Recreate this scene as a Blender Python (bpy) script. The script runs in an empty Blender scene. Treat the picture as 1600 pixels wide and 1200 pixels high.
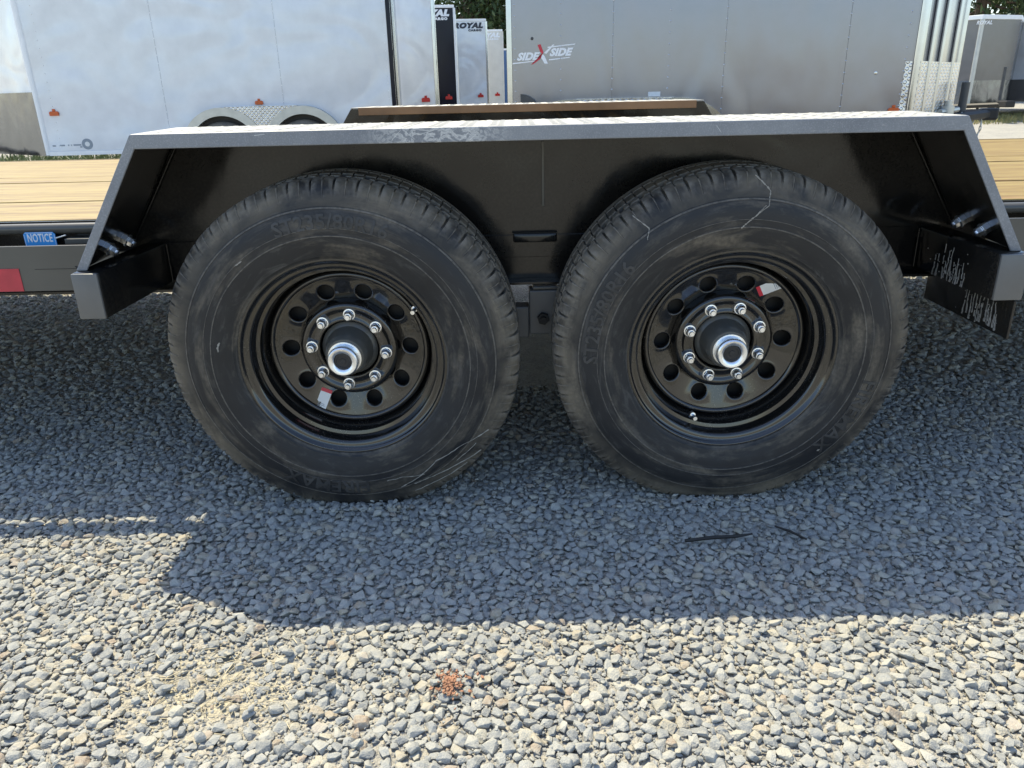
import bpy, bmesh, math, random
import numpy as np
from mathutils import Vector, Matrix
PI = math.pi; R = math.radians
random.seed(7); rng = np.random.default_rng(11)
sc = bpy.context.scene
COL = sc.collection

# ------------------------------------------------------------------ camera
cam = bpy.data.cameras.new('camera'); co = bpy.data.objects.new('camera', cam); COL.objects.link(co); sc.camera = co
YAW, PITCH, ROLL = -0.0103, 0.3687, 0.0233
f = Vector((math.sin(YAW)*math.cos(PITCH), math.cos(YAW)*math.cos(PITCH), -math.sin(PITCH)))
r = Vector((math.cos(YAW), -math.sin(YAW), 0)); u = r.cross(f)
r2 = r*math.cos(ROLL)-u*math.sin(ROLL); u2 = r*math.sin(ROLL)+u*math.cos(ROLL)
co.matrix_world = Matrix(((r2.x, u2.x, -f.x, -0.0391), (r2.y, u2.y, -f.y, -1.5477), (r2.z, u2.z, -f.z, 0.8949), (0, 0, 0, 1)))
cam.sensor_width = 36; cam.lens = 1189.7*36/1600; cam.clip_start = .02; cam.clip_end = 2000

# ------------------------------------------------------------------ world, sun, exposure
wd = bpy.data.worlds.new('World'); sc.world = wd; wd.use_nodes = True
sky = wd.node_tree.nodes.new('ShaderNodeTexSky'); sky.sky_type = 'NISHITA'; sky.sun_disc = False
SUN = Vector((-.34, .46, 1)).normalized()
sky.sun_elevation = math.asin(SUN.z); sky.sun_rotation = math.atan2(SUN.x, SUN.y)
wd.node_tree.links.new(sky.outputs[0], wd.node_tree.nodes['Background'].inputs[0])
wd.node_tree.nodes['Background'].inputs[1].default_value = .15
sl = bpy.data.lights.new('sun', 'SUN'); sl.energy = 3.6; sl.angle = R(.53); sl.color = (1, .90, .66)
so = bpy.data.objects.new('sun', sl); COL.objects.link(so); so.rotation_euler = SUN.to_track_quat('Z', 'Y').to_euler()
sc.view_settings.view_transform = 'Standard'; sc.view_settings.look = 'None'; sc.view_settings.gamma = 1
sc.view_settings.exposure = 1.02; sc.view_settings.use_curve_mapping = False

# ------------------------------------------------------------------ material helpers
class NT:
    def __init__(s, name):
        s.m = bpy.data.materials.new(name); s.m.use_nodes = True
        s.t = s.m.node_tree; s.n = s.t.nodes; s.l = s.t.links
        s.b = s.n['Principled BSDF']
    def new(s, typ, **kw):
        n = s.n.new(typ)
        for k, v in kw.items(): setattr(n, k, v)
        return n
    def set(s, **kw):
        for k, v in kw.items():
            k = {'color': 'Base Color', 'rough': 'Roughness', 'metal': 'Metallic', 'spec': 'Specular IOR Level', 'coat': 'Coat Weight',
                 'coat_rough': 'Coat Roughness', 'normal': 'Normal'}[k]
            if hasattr(v, 'is_linked'): s.l.new(v, s.b.inputs[k])
            elif isinstance(v, tuple): s.b.inputs[k].default_value = (*v, 1)
            else: s.b.inputs[k].default_value = v
    def put(s, inp, v):
        if hasattr(v, 'is_linked'): s.l.new(v, inp)
        elif v is not None: inp.default_value = v
    def coord(s, which='Object', scale=None, loc=None):
        c = s.new('ShaderNodeTexCoord').outputs[which]
        if scale is None and loc is None: return c
        m = s.new('ShaderNodeMapping'); s.l.new(c, m.inputs[0])
        if scale: m.inputs['Scale'].default_value = scale
        if loc: m.inputs['Location'].default_value = loc
        return m.outputs[0]
    def noise(s, vec=None, scale=5, detail=3, rough=.5, dist=0):
        n = s.new('ShaderNodeTexNoise'); s.put(n.inputs['Vector'], vec)
        n.inputs['Scale'].default_value = scale; n.inputs['Detail'].default_value = detail
        n.inputs['Roughness'].default_value = rough; n.inputs['Distortion'].default_value = dist
        return n.outputs[0]
    def voro(s, vec=None, scale=5, feature='F1', out=0):
        n = s.new('ShaderNodeTexVoronoi', feature=feature); s.put(n.inputs['Vector'], vec); n.inputs['Scale'].default_value = scale
        return n.outputs[out]
    def ramp(s, fac, stops, interp='LINEAR'):
        n = s.new('ShaderNodeValToRGB'); n.color_ramp.interpolation = interp; s.put(n.inputs[0], fac)
        e = n.color_ramp.elements
        while len(e) < len(stops): e.new(.5)
        for q, (p, c) in zip(e, stops): q.position = p; q.color = (*c, 1) if isinstance(c, tuple) else (c, c, c, 1)
        return n.outputs[0]
    def mix(s, fac, a, b, blend='MIX'):
        n = s.new('ShaderNodeMix', data_type='RGBA', blend_type=blend)
        s.put(n.inputs[0], fac)
        for i, v in ((6, a), (7, b)):
            s.put(n.inputs[i], (*v, 1) if isinstance(v, tuple) else v)
        return n.outputs[2]
    def math(s, op, a, b=None, c=None, clamp=False):
        n = s.new('ShaderNodeMath', operation=op, use_clamp=clamp); s.put(n.inputs[0], a); s.put(n.inputs[1], b); s.put(n.inputs[2], c)
        return n.outputs[0]
    def bump(s, h, strength=.3, dist=.01, normal=None):
        n = s.new('ShaderNodeBump'); s.put(n.inputs['Height'], h); n.inputs['Strength'].default_value = strength
        n.inputs['Distance'].default_value = dist; s.put(n.inputs['Normal'], normal)
        return n.outputs[0]

def simple(name, color, rough=.5, metal=0., coat=0., spec=.5, vary=.0, vscale=8, bump=0, bscale=60, bdist=.001):
    m = NT(name); m.set(rough=rough, metal=metal, coat=coat, spec=spec)
    if vary:
        n = m.noise(m.coord(), vscale, 4)
        m.set(color=m.ramp(n, [(.3, tuple(c*(1-vary) for c in color)), (.7, tuple(min(1, c*(1+vary)) for c in color))]))
    else: m.set(color=color)
    if bump: m.set(normal=m.bump(m.noise(m.coord(), bscale, 3), bump, bdist))
    return m.m

def paint_black():
    m = NT('gloss black paint'); c = m.coord()
    d = m.noise(c, 3.5, 5, .6); d2 = m.noise(c, 160, 2)
    dust = m.math('MULTIPLY', m.ramp(d, [(.42, 0.), (.75, 1.)]), m.ramp(d2, [(.4, .25), (.7, 1.)]))
    m.set(color=m.mix(m.math('MULTIPLY', dust, .22), (.010, .0098, .0095), (.15, .13, .105)))
    m.set(rough=m.ramp(d, [(.35, .09), (.75, .24)]), spec=.42, normal=m.bump(m.noise(c, 70, 2), .05, .002, m.bump(m.noise(c, 2.6, 3, .5, .4), .22, .05)))
    return m.m
def paint_wheel():
    m = NT('wheel black enamel'); c = m.coord()
    d = m.noise(c, 9, 4, .6); sp = m.voro(c, 210)
    spk = m.math('MULTIPLY', m.ramp(sp, [(.10, 1.), (.22, 0.)]), m.ramp(d, [(.45, 0.), (.62, 1.)]))
    m.set(color=m.mix(m.math('MULTIPLY', spk, .4), (.009, .0085, .008), (.35, .31, .26)))
    m.set(rough=m.ramp(d, [(.3, .08), (.75, .20)]), spec=.45, coat=.75, coat_rough=.035); m.b.inputs['Coat IOR'].default_value = 1.55
    return m.m
def paint_dusty():
    m = NT('dusty scuffed black paint'); c = m.coord()
    d = m.noise(c, 5, 5, .62); sp = m.noise(c, 420, 1); sc_ = m.noise(m.coord(scale=(1.5, 1.5, 12)), 9, 6, .7, 1.5)
    base = m.ramp(d, [(.28, (.14, .150, .170)), (.72, (.23, .24, .255))])
    base = m.mix(m.ramp(sp, [(.50, 0.), (.76, .20)]), base, (.60, .61, .63))
    base = m.mix(m.ramp(sc_, [(.64, 0.), (.70, .5)]), base, (.45, .43, .40))
    xx = m.new('ShaderNodeSeparateXYZ'); m.l.new(c, xx.inputs[0])
    win = m.ramp(m.math('ABSOLUTE', m.math('ADD', xx.outputs[0], .205)), [(.055, 1.), (.15, 0.)])
    rub = m.noise(m.coord(scale=(1, 1, 1.6)), 26, 5, .6, 3.0)
    base = m.mix(m.math('MULTIPLY', win, m.ramp(rub, [(.46, 0.), (.54, .75), (.60, .25), (.68, .8)])), base, (.66, .65, .62))
    m.set(color=base, rough=.42, spec=.5, normal=m.bump(sp, .2, .0008))
    return m.m
def paint_plate():
    m = NT('dusty tread plate paint'); c = m.coord()
    d = m.noise(c, 6, 5, .65)
    m.set(color=m.ramp(d, [(.3, (.33, .32, .29)), (.7, (.48, .465, .41))]), rough=.5)
    return m.m
def rubber():
    m = NT('dusty tyre rubber'); c = m.coord()
    x = m.new('ShaderNodeSeparateXYZ'); m.l.new(c, x.inputs[0])
    rr = m.math('SQRT', m.math('ADD', m.math('MULTIPLY', x.outputs[0], x.outputs[0]), m.math('MULTIPLY', x.outputs[2], x.outputs[2])))
    cx = m.new('ShaderNodeCombineXYZ')
    m.l.new(m.math('DIVIDE', x.outputs[0], rr), cx.inputs[0]); m.l.new(m.math('DIVIDE', x.outputs[2], rr), cx.inputs[1]); m.l.new(m.math('MULTIPLY', rr, 16), cx.inputs[2])
    oi = m.new('ShaderNodeObjectInfo').outputs['Random']
    va = m.new('ShaderNodeVectorMath', operation='ADD'); m.l.new(cx.outputs[0], va.inputs[0])
    c3 = m.new('ShaderNodeCombineXYZ'); m.l.new(m.math('MULTIPLY', oi, 37), c3.inputs[0]); m.l.new(m.math('MULTIPLY', oi, 91), c3.inputs[1]); m.l.new(c3.outputs[0], va.inputs[1])
    st = m.noise(va.outputs[0], 1.5, 6, .6, .3)          # dust dragged round the sidewall
    pa = m.noise(c, 7, 5, .65, .6); fi = m.noise(c, 130, 2)
    base = m.mix(m.ramp(pa, [(.3, 0.), (.7, 1.)]), (.0165, .0170, .0190), (.029, .0285, .0285))
    k = m.math('MULTIPLY', m.ramp(st, [(.50, 0.), (.66, 1.)]), m.ramp(fi, [(.3, .45), (.7, 1.)]))
    base = m.mix(m.math('MULTIPLY', k, .75), base, (.175, .150, .115))
    edge = m.math('MULTIPLY', m.ramp(rr, [(.322, 0.), (.36, 1.)]), m.ramp(pa, [(.38, .05), (.60, 1.)]))
    base = m.mix(m.math('MULTIPLY', edge, .5), base, (.25, .21, .15))
    sm = m.noise(va.outputs[0], 3.4, 5, .7, .8)
    base = m.mix(m.math('MULTIPLY', m.ramp(sm, [(.52, 0.), (.66, .65)]), m.ramp(pa, [(.4, .1), (.6, 1.)])), base, (.085, .081, .076))
    pt = m.new('ShaderNodeNewGeometry').outputs['Pointiness']
    base = m.mix(m.math('MULTIPLY', m.ramp(pt, [(.515, 0.), (.56, .75)]), m.ramp(fi, [(.3, .3), (.6, 1.)])), base, (.22, .20, .17))
    m.set(color=base, rough=m.ramp(pa, [(.3, .42), (.7, .62)]), spec=.32, normal=m.bump(fi, .12, .0006))
    return m.m
def zinc():
    m = NT('bright zinc'); c = m.coord()
    m.set(color=(.90, .92, .94), metal=1., rough=m.ramp(m.noise(c, 40, 3), [(.3, .26), (.7, .42)]))
    return m.m
def wood():
    m = NT('new pine plank'); oi = m.new('ShaderNodeObjectInfo').outputs['Random']
    c = m.coord(scale=(.9, 14, 14)); va = m.new('ShaderNodeVectorMath', operation='ADD'); m.l.new(c, va.inputs[0])
    cx = m.new('ShaderNodeCombineXYZ'); m.l.new(m.math('MULTIPLY', oi, 43), cx.inputs[0]); m.l.new(m.math('MULTIPLY', oi, 77), cx.inputs[1]); m.l.new(cx.outputs[0], va.inputs[1])
    g = m.noise(va.outputs[0], 1.6, 6, .62, 1.2); g2 = m.noise(va.outputs[0], 9, 3, .6)
    col = m.ramp(g, [(.30, (.12, .060, .012)), (.43, (.225, .148, .036)), (.56, (.295, .215, .064)), (.72, (.235, .155, .038))])
    col = m.mix(m.ramp(g2, [(.50, 0.), (.68, .75)]), col, (.125, .066, .018))
    kn = m.voro(m.coord(scale=(1, 5, 5)), 1.7); col = m.mix(m.ramp(kn, [(.05, .6), (.11, 0.)]), col, (.25, .12, .05))
    m.set(color=col, rough=.6, normal=m.bump(g, .25, .002))
    return m.m
def panel(name, color, metal, rough, wave=.35, wscale=1.3, wdist=.02, coat=.0, spec=.5, zs=.55):
    m = NT(name); c = m.coord(scale=(1, 1, zs))
    d = m.noise(c, wscale, 2, .45, .35); k = m.noise(m.coord(), 6, 4)
    col = m.ramp(k, [(.3, tuple(v*.93 for v in color)), (.7, tuple(min(1, v*1.05) for v in color))])
    m.set(color=col, metal=metal, rough=m.ramp(k, [(.3, rough*.85), (.7, rough*1.2)]), spec=spec, coat=coat, coat_rough=.06, normal=m.bump(d, wave, wdist))
    return m.m
def treadplate(name, col=(.62, .63, .64), sc_=32):
    m = NT(name); c = m.coord()
    x = m.new('ShaderNodeSeparateXYZ'); m.l.new(c, x.inputs[0])
    def lug(a, b):
        p = m.math('ADD', m.math('MULTIPLY', x.outputs[0], a*sc_), m.math('MULTIPLY', x.outputs[2], b*sc_))
        q = m.math('SUBTRACT', m.math('MULTIPLY', x.outputs[2], a*sc_), m.math('MULTIPLY', x.outputs[0], b*sc_))
        return m.math('MULTIPLY', m.math('SINE', m.math('MULTIPLY', p, PI)), m.math('SINE', m.math('MULTIPLY', q, PI*1.0)))
    h = m.ramp(m.math('ABSOLUTE', lug(.7071, .7071)), [(.35, 0.), (.75, 1.)])
    wv = m.noise(c, 4, 3, .5, .5)
    m.set(color=col, metal=1., rough=.24, normal=m.bump(wv, .25, .03, m.bump(h, .9, .006)))
    return m.m
M = dict(
    paint=paint_black(), wheel=paint_wheel(), dusty=paint_dusty(), plate=paint_plate(), rubber=rubber(), zinc=zinc(), wood=wood(),
    brass=simple('dull brass', (.55, .42, .24), .35, 1.), plug=simple('black rubber plug', (.02, .02, .021), .5, vary=.3, vscale=40),
    rail=simple('satin black paint', (.085, .083, .074), .30, vary=.15, vscale=5, spec=.5, bump=.06, bscale=50),
    capgrey=simple('dusty cap and gravel reflection grey', (.120, .119, .115), .40, vary=.12, vscale=14, bump=.1, bscale=200),  # dusty tube caps; on hanger and springs it paints in reflected gravel
    dark=simple('dark bare steel', (.012, .011, .010), .6, vary=.3, vscale=10, bump=.1), blue=simple('blue sticker vinyl', (.03, .30, .72), .4, vary=.06, vscale=30),
    print=simple('white print', (.80, .82, .84), .5, vary=.03), red=simple('red vinyl', (.55, .03, .05), .4, vary=.08, vscale=30), redtape=simple('red reflective tape', (.46, .035, .055), .3, vary=.12, vscale=25),
    sticker=simple('white sticker paper', (.72, .72, .70), .5, vary=.05, vscale=60), ink=simple('dark print', (.03, .035, .05), .5, vary=.05), greyink=simple('faint grey print', (.25, .29, .33), .5, vary=.05),
    white=panel('white aluminium skin', (.69, .72, .75), 0, .08, .8, 1.1, .12, 1., zs=1.2), cream=panel('cream aluminium skin', (.66, .63, .57), 0, .22, .2),
    pewter=panel('pewter aluminium skin', (.255, .258, .285), .6, .18, .5, 2.2, .045, .5, zs=.30), charcoal=panel('charcoal aluminium skin', (.17, .165, .165), .4, .2, .16, 1.5),
    navy=panel('black aluminium skin', (.006, .008, .020), 0, .12, .15, spec=.2), bluep=panel('blue aluminium skin', (.05, .12, .28), 0, .2, .15),
    alu=simple('bright aluminium trim', (.52, .53, .54), .16, 1., vary=.06, vscale=9), roofw=simple('white roof trim', (.82, .83, .83), .35, vary=.04),
    tread=treadplate('diamond plate aluminium'), polish=panel('polished steel plate', (.22, .24, .27), 1., .12, .5, 3, .02),
    mill=simple('brushed aluminium band', (.50, .50, .47), .42, .85, vary=.08, vscale=12),
    amber=simple('amber lens', (.55, .10, .02), .2, vary=.1, vscale=60), redlens=simple('red lens', (.5, .02, .02), .2, vary=.1, vscale=60),
    lip_brown=simple('mottled brown', (.23, .135, .07), .6, vary=.25, vscale=7, bump=.1),  # brown with random variation, for the far fender's inner lip
    drip=simple('dried white drips', (.30, .29, .27), .7, vary=.5, vscale=130), scratch=simple('bare scratch', (.62, .62, .60), .45, vary=.2, vscale=120),
    letter=simple('dusty raised rubber', (.042, .041, .040), .55, vary=.45, vscale=28),
    tan=simple('chalky scuff', (.27, .255, .225), .8, vary=.25, vscale=90), post=simple('dark jack tube', (.05, .052, .055), .4, vary=.2, vscale=12),
)

# ------------------------------------------------------------------ mesh helpers
class MB:
    def __init__(s): s.v = []; s.f = []
    def add(s, vs, fs):
        k = len(s.v); s.v += [tuple(q) for q in vs]; s.f += [tuple(i+k for i in q) for q in fs]; return s
    def hexa(s, p):     # 8 corners: 4 bottom ccw, 4 top ccw
        return s.add(p, [(0, 3, 2, 1), (4, 5, 6, 7), (0, 1, 5, 4), (1, 2, 6, 5), (2, 3, 7, 6), (3, 0, 4, 7)])
    def box(s, a, b):
        (x0, y0, z0), (x1, y1, z1) = a, b
        return s.hexa([(x0, y0, z0), (x1, y0, z0), (x1, y1, z0), (x0, y1, z0), (x0, y0, z1), (x1, y0, z1), (x1, y1, z1), (x0, y1, z1)])
    def prism(s, poly, d0, d1, axis='y'):    # poly in the plane across axis, pushed from d0 to d1
        n = len(poly)
        g = {'y': lambda p, d: (p[0], d, p[1]), 'z': lambda p, d: (p[0], p[1], d), 'x': lambda p, d: (d, p[0], p[1])}[axis]
        vs = [g(p, d0) for p in poly]+[g(p, d1) for p in poly]
        fs = [tuple(range(n))[::-1], tuple(range(n, 2*n))]+[(i, (i+1) % n, n+(i+1) % n, n+i) for i in range(n)]
        return s.add(vs, fs)
    def tube(s, pts, rad, n=8, cap=True):
        pts = [Vector(p) for p in pts]; rads = rad if isinstance(rad, (list, tuple)) else [rad]*len(pts)
        vs = []; 
        for i, p in enumerate(pts):
            d = (pts[min(i+1, len(pts)-1)]-pts[max(i-1, 0)]).normalized()
            a = d.orthogonal().normalized() if i == 0 else (a-d*a.dot(d)).normalized()
            b = d.cross(a)
            vs += [p+(a*math.cos(2*PI*k/n)+b*math.sin(2*PI*k/n))*rads[i] for k in range(n)]
        fs = [(i*n+k, i*n+(k+1) % n, (i+1)*n+(k+1) % n, (i+1)*n+k) for i in range(len(pts)-1) for k in range(n)]
        if cap: fs += [tuple(range(n))[::-1], tuple(range((len(pts)-1)*n, len(pts)*n))]
        return s.add(vs, fs)
    def lathe(s, prof, n=48, close=False):   # prof: (radius, y); axis y
        vs = [(q*math.cos(2*PI*k/n), y, q*math.sin(2*PI*k/n)) for q, y in prof for k in range(n)]
        fs = []
        m = len(prof)
        for i in range(m if close else m-1):
            j = (i+1) % m
            fs += [(i*n+k, i*n+(k+1) % n, j*n+(k+1) % n, j*n+k) for k in range(n)]
        return s.add(vs, fs)
    def build(s, name, mat, parent=None, smooth=0, bevel=0, world=True, fix=True):
        me = bpy.data.meshes.new(name); me.from_pydata(s.v, [], s.f); me.update()
        if fix or bevel:
            bm = bmesh.new(); bm.from_mesh(me)
            bmesh.ops.recalc_face_normals(bm, faces=bm.faces)
            if bevel:
                ed = [e for e in bm.edges if len(e.link_faces) == 2 and e.calc_face_angle(0) > .6]
                bmesh.ops.bevel(bm, geom=ed, offset=bevel, segments=2, affect='EDGES', profile=.5, clamp_overlap=True)
            bm.to_mesh(me); bm.free()
        me.materials.append(mat)
        if smooth:
            for p in me.polygons: p.use_smooth = True
            try: me.set_sharp_from_angle(angle=R(smooth))
            except Exception: pass
        return link(name, me, parent, world)
def link(name, me, parent=None, world=False, loc=None, rot=None):
    o = bpy.data.objects.new(name, me); COL.objects.link(o)
    if parent is not None:
        o.parent = parent
        if world: me.transform(wm(parent).inverted())
    if loc: o.location = loc
    if rot: o.rotation_euler = rot
    return o
def wm(o):
    m = Matrix.LocRotScale(o.location, o.rotation_euler, o.scale)
    return wm(o.parent) @ m if o.parent else m
def thing(name, label, cat, loc=(0, 0, 0), rz=0, group=None):
    o = bpy.data.objects.new(name, None); COL.objects.link(o); o.location = loc; o.rotation_euler = (0, 0, rz); o.empty_display_size = .1
    return tag(o, label, cat, group)
def tag(o, label, cat=None, group=None):
    o['label'] = label
    if cat: o['category'] = cat
    if group: o['group'] = group
    return o
def text_mesh(body, size, bold=0., shear=0., depth=.0006, space=1., res=3):
    c = bpy.data.curves.new('print', 'FONT'); c.body = body; c.size = size; c.extrude = depth/2; c.offset = bold; c.shear = shear
    c.space_character = space; c.align_x = 'CENTER'; c.align_y = 'CENTER'; c.resolution_u = res
    o = bpy.data.objects.new('print', c); COL.objects.link(o)
    dg = bpy.context.evaluated_depsgraph_get(); dg.update()
    me = bpy.data.meshes.new_from_object(o.evaluated_get(dg)); COL.objects.unlink(o); bpy.data.objects.remove(o); bpy.data.curves.remove(c)
    me.materials.clear(); return me
# ------------------------------------------------------------------ ground
def ground_mat():
    m = NT('dusty gravel bed'); c = m.coord()
    n = m.noise(c, 2.2, 5); v = m.voro(c, 90); v2 = m.voro(c, 38, 'F1', 1); fi = m.noise(c, 300, 3)
    col = m.ramp(n, [(.35, (.36, .34, .295)), (.65, (.47, .44, .365))])
    col = m.mix(.45, col, m.ramp(v2, [(0., (.20, .21, .22)), (.5, (.33, .33, .32)), (1., (.46, .44, .38))]))
    col = m.mix(m.ramp(fi, [(.45, .0), (.75, .5)]), col, (.50, .46, .37))
    vd = m.new('ShaderNodeVectorMath', operation='DISTANCE'); m.l.new(m.coord(scale=(1, 1.5, 0)), vd.inputs[0]); vd.inputs[1].default_value = (-.55, -.575*1.5, 0)
    hol = m.math('MULTIPLY', m.ramp(vd.outputs['Value'], [(.04, 1.), (.22, 0.)]), m.ramp(m.noise(c, 30, 3), [(.35, .3), (.6, 1.)]))
    col = m.mix(m.math('MULTIPLY', hol, .8), col, (.50, .45, .32))
    h = m.math('ADD', m.math('MULTIPLY', v, -1.), m.math('MULTIPLY', fi, .5))
    m.set(color=col, rough=.95, spec=.2, normal=m.bump(h, .9, .012))
    return m.m
bed = MB()
N = 60
xs = [-600, -200, -60, -20, -8]+[-4+8*i/N for i in range(N+1)]+[8, 20, 60, 200, 600]
ys = [-600, -100, -20, -4]+[-1.6+5.6*i/N for i in range(N+1)]+[6, 10, 20, 60, 200, 600]
hz = {}
vs = [(x, y, -.0070+(random.uniform(-.0015, .0015) if -5 < x < 5 and -3 < y < 5 else 0)) for y in ys for x in xs]
nx = len(xs)
bed.add(vs, [(j*nx+i, j*nx+i+1, (j+1)*nx+i+1, (j+1)*nx+i) for j in range(len(ys)-1) for i in range(nx-1)])
g = bed.build('ground', ground_mat(), smooth=60); g['kind'] = 'structure'

# gravel: crushed stones scattered as instances of 26 stone shapes
def stone_mat():
    m = NT('crushed stone'); oi = m.new('ShaderNodeObjectInfo').outputs['Random']; c = m.coord('Object')
    base = m.ramp(oi, [(0., (.175, .185, .195)), (.18, (.240, .247, .253)), (.40, (.290, .295, .293)), (.62, (.33, .33, .315)), (.76, (.38, .37, .34)),
                       (.86, (.40, .375, .31)), (.94, (.36, .31, .235)), (.975, (.31, .235, .175)), (1., (.44, .43, .40))])
    n = m.noise(c, 2.3, 5, .65); fi = m.noise(c, 11, 3, .6)
    col = m.mix(m.ramp(n, [(.38, 0.), (.66, .7)]), base, (.415, .395, .345))
    col = m.mix(.5, col, m.ramp(fi, [(.3, (.72, .72, .72)), (.7, (1.0, 1.0, 1.0))]), 'MULTIPLY')
    m.set(color=m.mix(1., col, (1.10, 1.12, 1.11), 'MULTIPLY'), rough=.88, spec=.3, normal=m.bump(m.math('ADD', n, m.math('MULTIPLY', fi, .5)), .35, .05))
    return m.m
SM = stone_mat()
stones = bpy.data.collections.new('stone shapes')
for i in range(26):
    bm = bmesh.new()
    a, b, c = 1, rng.uniform(.62, .92), rng.uniform(.40, .62)
    k = int(rng.integers(12, 19)); q = rng.normal(size=(k, 3)); q /= np.linalg.norm(q, axis=1)[:, None]
    q = np.sign(q)*np.abs(q)**.85; q *= np.array([a, b, c])*rng.uniform(.82, 1.05, (k, 1))*.5
    for p in q: bm.verts.new(p)
    bmesh.ops.convex_hull(bm, input=bm.verts[:])
    for v in [v for v in bm.verts if not v.link_faces]: bm.verts.remove(v)
    bmesh.ops.dissolve_limit(bm, angle_limit=R(12), verts=bm.verts[:], edges=bm.edges[:])
    bmesh.ops.bevel(bm, geom=bm.edges[:], offset=rng.uniform(.03, .06), segments=2, affect='EDGES', profile=.6, clamp_overlap=True)
    bmesh.ops.triangulate(bm, faces=bm.faces[:])
    me = bpy.data.meshes.new('stone'); bm.to_mesh(me); bm.free(); me.materials.append(SM)
    for p in me.polygons: p.use_smooth = True
    me.set_sharp_from_angle(angle=R(40))
    stones.objects.link(bpy.data.objects.new('stone', me))
def darts(x0, x1, y0, y1, sizes, tries, inside, seed):
    g_ = np.random.default_rng(seed); cell = sizes[1]; grid = {}; out = []
    P = np.stack([g_.uniform(x0, x1, tries), g_.uniform(y0, y1, tries)], 1)
    S = sizes[0]+(sizes[1]-sizes[0])*(1-np.arange(tries)/tries)**1.6
    ok = inside(P[:, 0], P[:, 1])
    for (x, y), s_, o_ in zip(P.tolist(), S.tolist(), ok.tolist()):
        if not o_: continue
        ci, cj = int(x/cell), int(y/cell); good = True
        for i in (ci-1, ci, ci+1):
            for j in (cj-1, cj, cj+1):
                for (a, b, t) in grid.get((i, j), ()):
                    if (a-x)**2+(b-y)**2 < (.37*(t+s_))**2: good = False; break
                if not good: break
            if not good: break
        if good: grid.setdefault((ci, cj), []).append((x, y, s_)); out.append((x, y, s_))
    return np.array(out)
near = lambda x, y: (x > -1.25-.56*(y+.95)) & (x < 1.1+.56*(y+.95))
A = darts(-2.2, 2.1, -1.0, .75, (.0088, .0262), 320000, near, 3)
B = darts(-3.4, 3.4, .75, 3.2, (.013, .030), 90000, lambda x, y: (np.abs(x) > .2) & near(x, y), 4)
# loose stones riding on top, and grit between
T = np.stack([rng.uniform(-2.2, 2.1, 1100), rng.uniform(-1, .75, 1100), rng.uniform(.010, .026, 1100)], 1); T = T[near(T[:, 0], T[:, 1])]
G = np.stack([rng.uniform(-1.9, 1.8, 70000), rng.uniform(-1, .45, 70000), rng.uniform(.0035, .0105, 70000)], 1); G = G[near(G[:, 0], G[:, 1])]
# a dusty hollow with more fines, front left
dz = np.exp(-(((A[:, 0]+.55)/.15)**2+((A[:, 1]+.575)/.10)**2)); A = A[(rng.uniform(0, 1, len(A)) > dz*.8)]
dzt = np.exp(-(((T[:, 0]+.56)/.12)**2+((T[:, 1]+.57)/.07)**2)); T = T[(rng.uniform(0, 1, len(T)) > dzt*.9)]
K_ = np.stack([np.concatenate([rng.normal(sx_*.4178, .085, 90) for sx_ in (-1, 1)]), rng.normal(-.006, .012, 180), rng.uniform(.009, .022, 180)], 1)   # pushed up against the tyres
allp = np.concatenate([np.c_[K_[:, :2], rng.uniform(-.002, .006, 180), K_[:, 2]],
                       np.c_[A[:, :2], rng.uniform(-.0055, -.0015, len(A)), A[:, 2]*rng.uniform(1.02, 1.30, len(A))],
                       np.c_[B[:, :2], rng.uniform(-.008, 0, len(B)), B[:, 2]*rng.uniform(1.05, 1.35, len(B))],
                       np.c_[T[:, :2], rng.uniform(.002, .007, len(T)), T[:, 2]],
                       np.c_[G[:, :2], rng.uniform(-.0065, -.0025, len(G)), G[:, 2]]])
n = len(allp)
me = bpy.data.meshes.new('gravel'); me.vertices.add(n); me.vertices.foreach_set('co', allp[:, :3].astype(np.float32).ravel())
tl = rng.normal(0, .19, (n, 2)); ro = np.c_[tl, rng.uniform(0, 2*PI, n)].astype(np.float32)
me.attributes.new('rot', 'FLOAT_VECTOR', 'POINT').data.foreach_set('vector', ro.ravel())
me.attributes.new('scl', 'FLOAT', 'POINT').data.foreach_set('value', allp[:, 3].astype(np.float32))
me.attributes.new('idx', 'INT', 'POINT').data.foreach_set('value', rng.integers(0, 26, n).astype(np.int32))
go = link('gravel', me); go['kind'] = 'stuff'; go['label'] = 'loose grey crushed stone covering the yard'
ng = bpy.data.node_groups.new('scatter', 'GeometryNodeTree')
ng.interface.new_socket('Geometry', in_out='INPUT', socket_type='NodeSocketGeometry'); ng.interface.new_socket('Geometry', in_out='OUTPUT', socket_type='NodeSocketGeometry')
gi = ng.nodes.new('NodeGroupInput'); gout = ng.nodes.new('NodeGroupOutput'); iop = ng.nodes.new('GeometryNodeInstanceOnPoints'); ci = ng.nodes.new('GeometryNodeCollectionInfo')
ci.inputs['Collection'].default_value = stones; ci.inputs['Separate Children'].default_value = True; ci.inputs['Reset Children'].default_value = True
def attr(nm, ty):
    a = ng.nodes.new('GeometryNodeInputNamedAttribute'); a.data_type = ty; a.inputs['Name'].default_value = nm; return a.outputs[0]
ng.links.new(gi.outputs[0], iop.inputs['Points']); ng.links.new(ci.outputs[0], iop.inputs['Instance']); iop.inputs['Pick Instance'].default_value = True
ng.links.new(attr('idx', 'INT'), iop.inputs['Instance Index'])
e2r = ng.nodes.new('FunctionNodeEulerToRotation'); ng.links.new(attr('rot', 'FLOAT_VECTOR'), e2r.inputs[0]); ng.links.new(e2r.outputs[0], iop.inputs['Rotation'])
ng.links.new(attr('scl', 'FLOAT'), iop.inputs['Scale']); ng.links.new(iop.outputs[0], gout.inputs[0])
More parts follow.
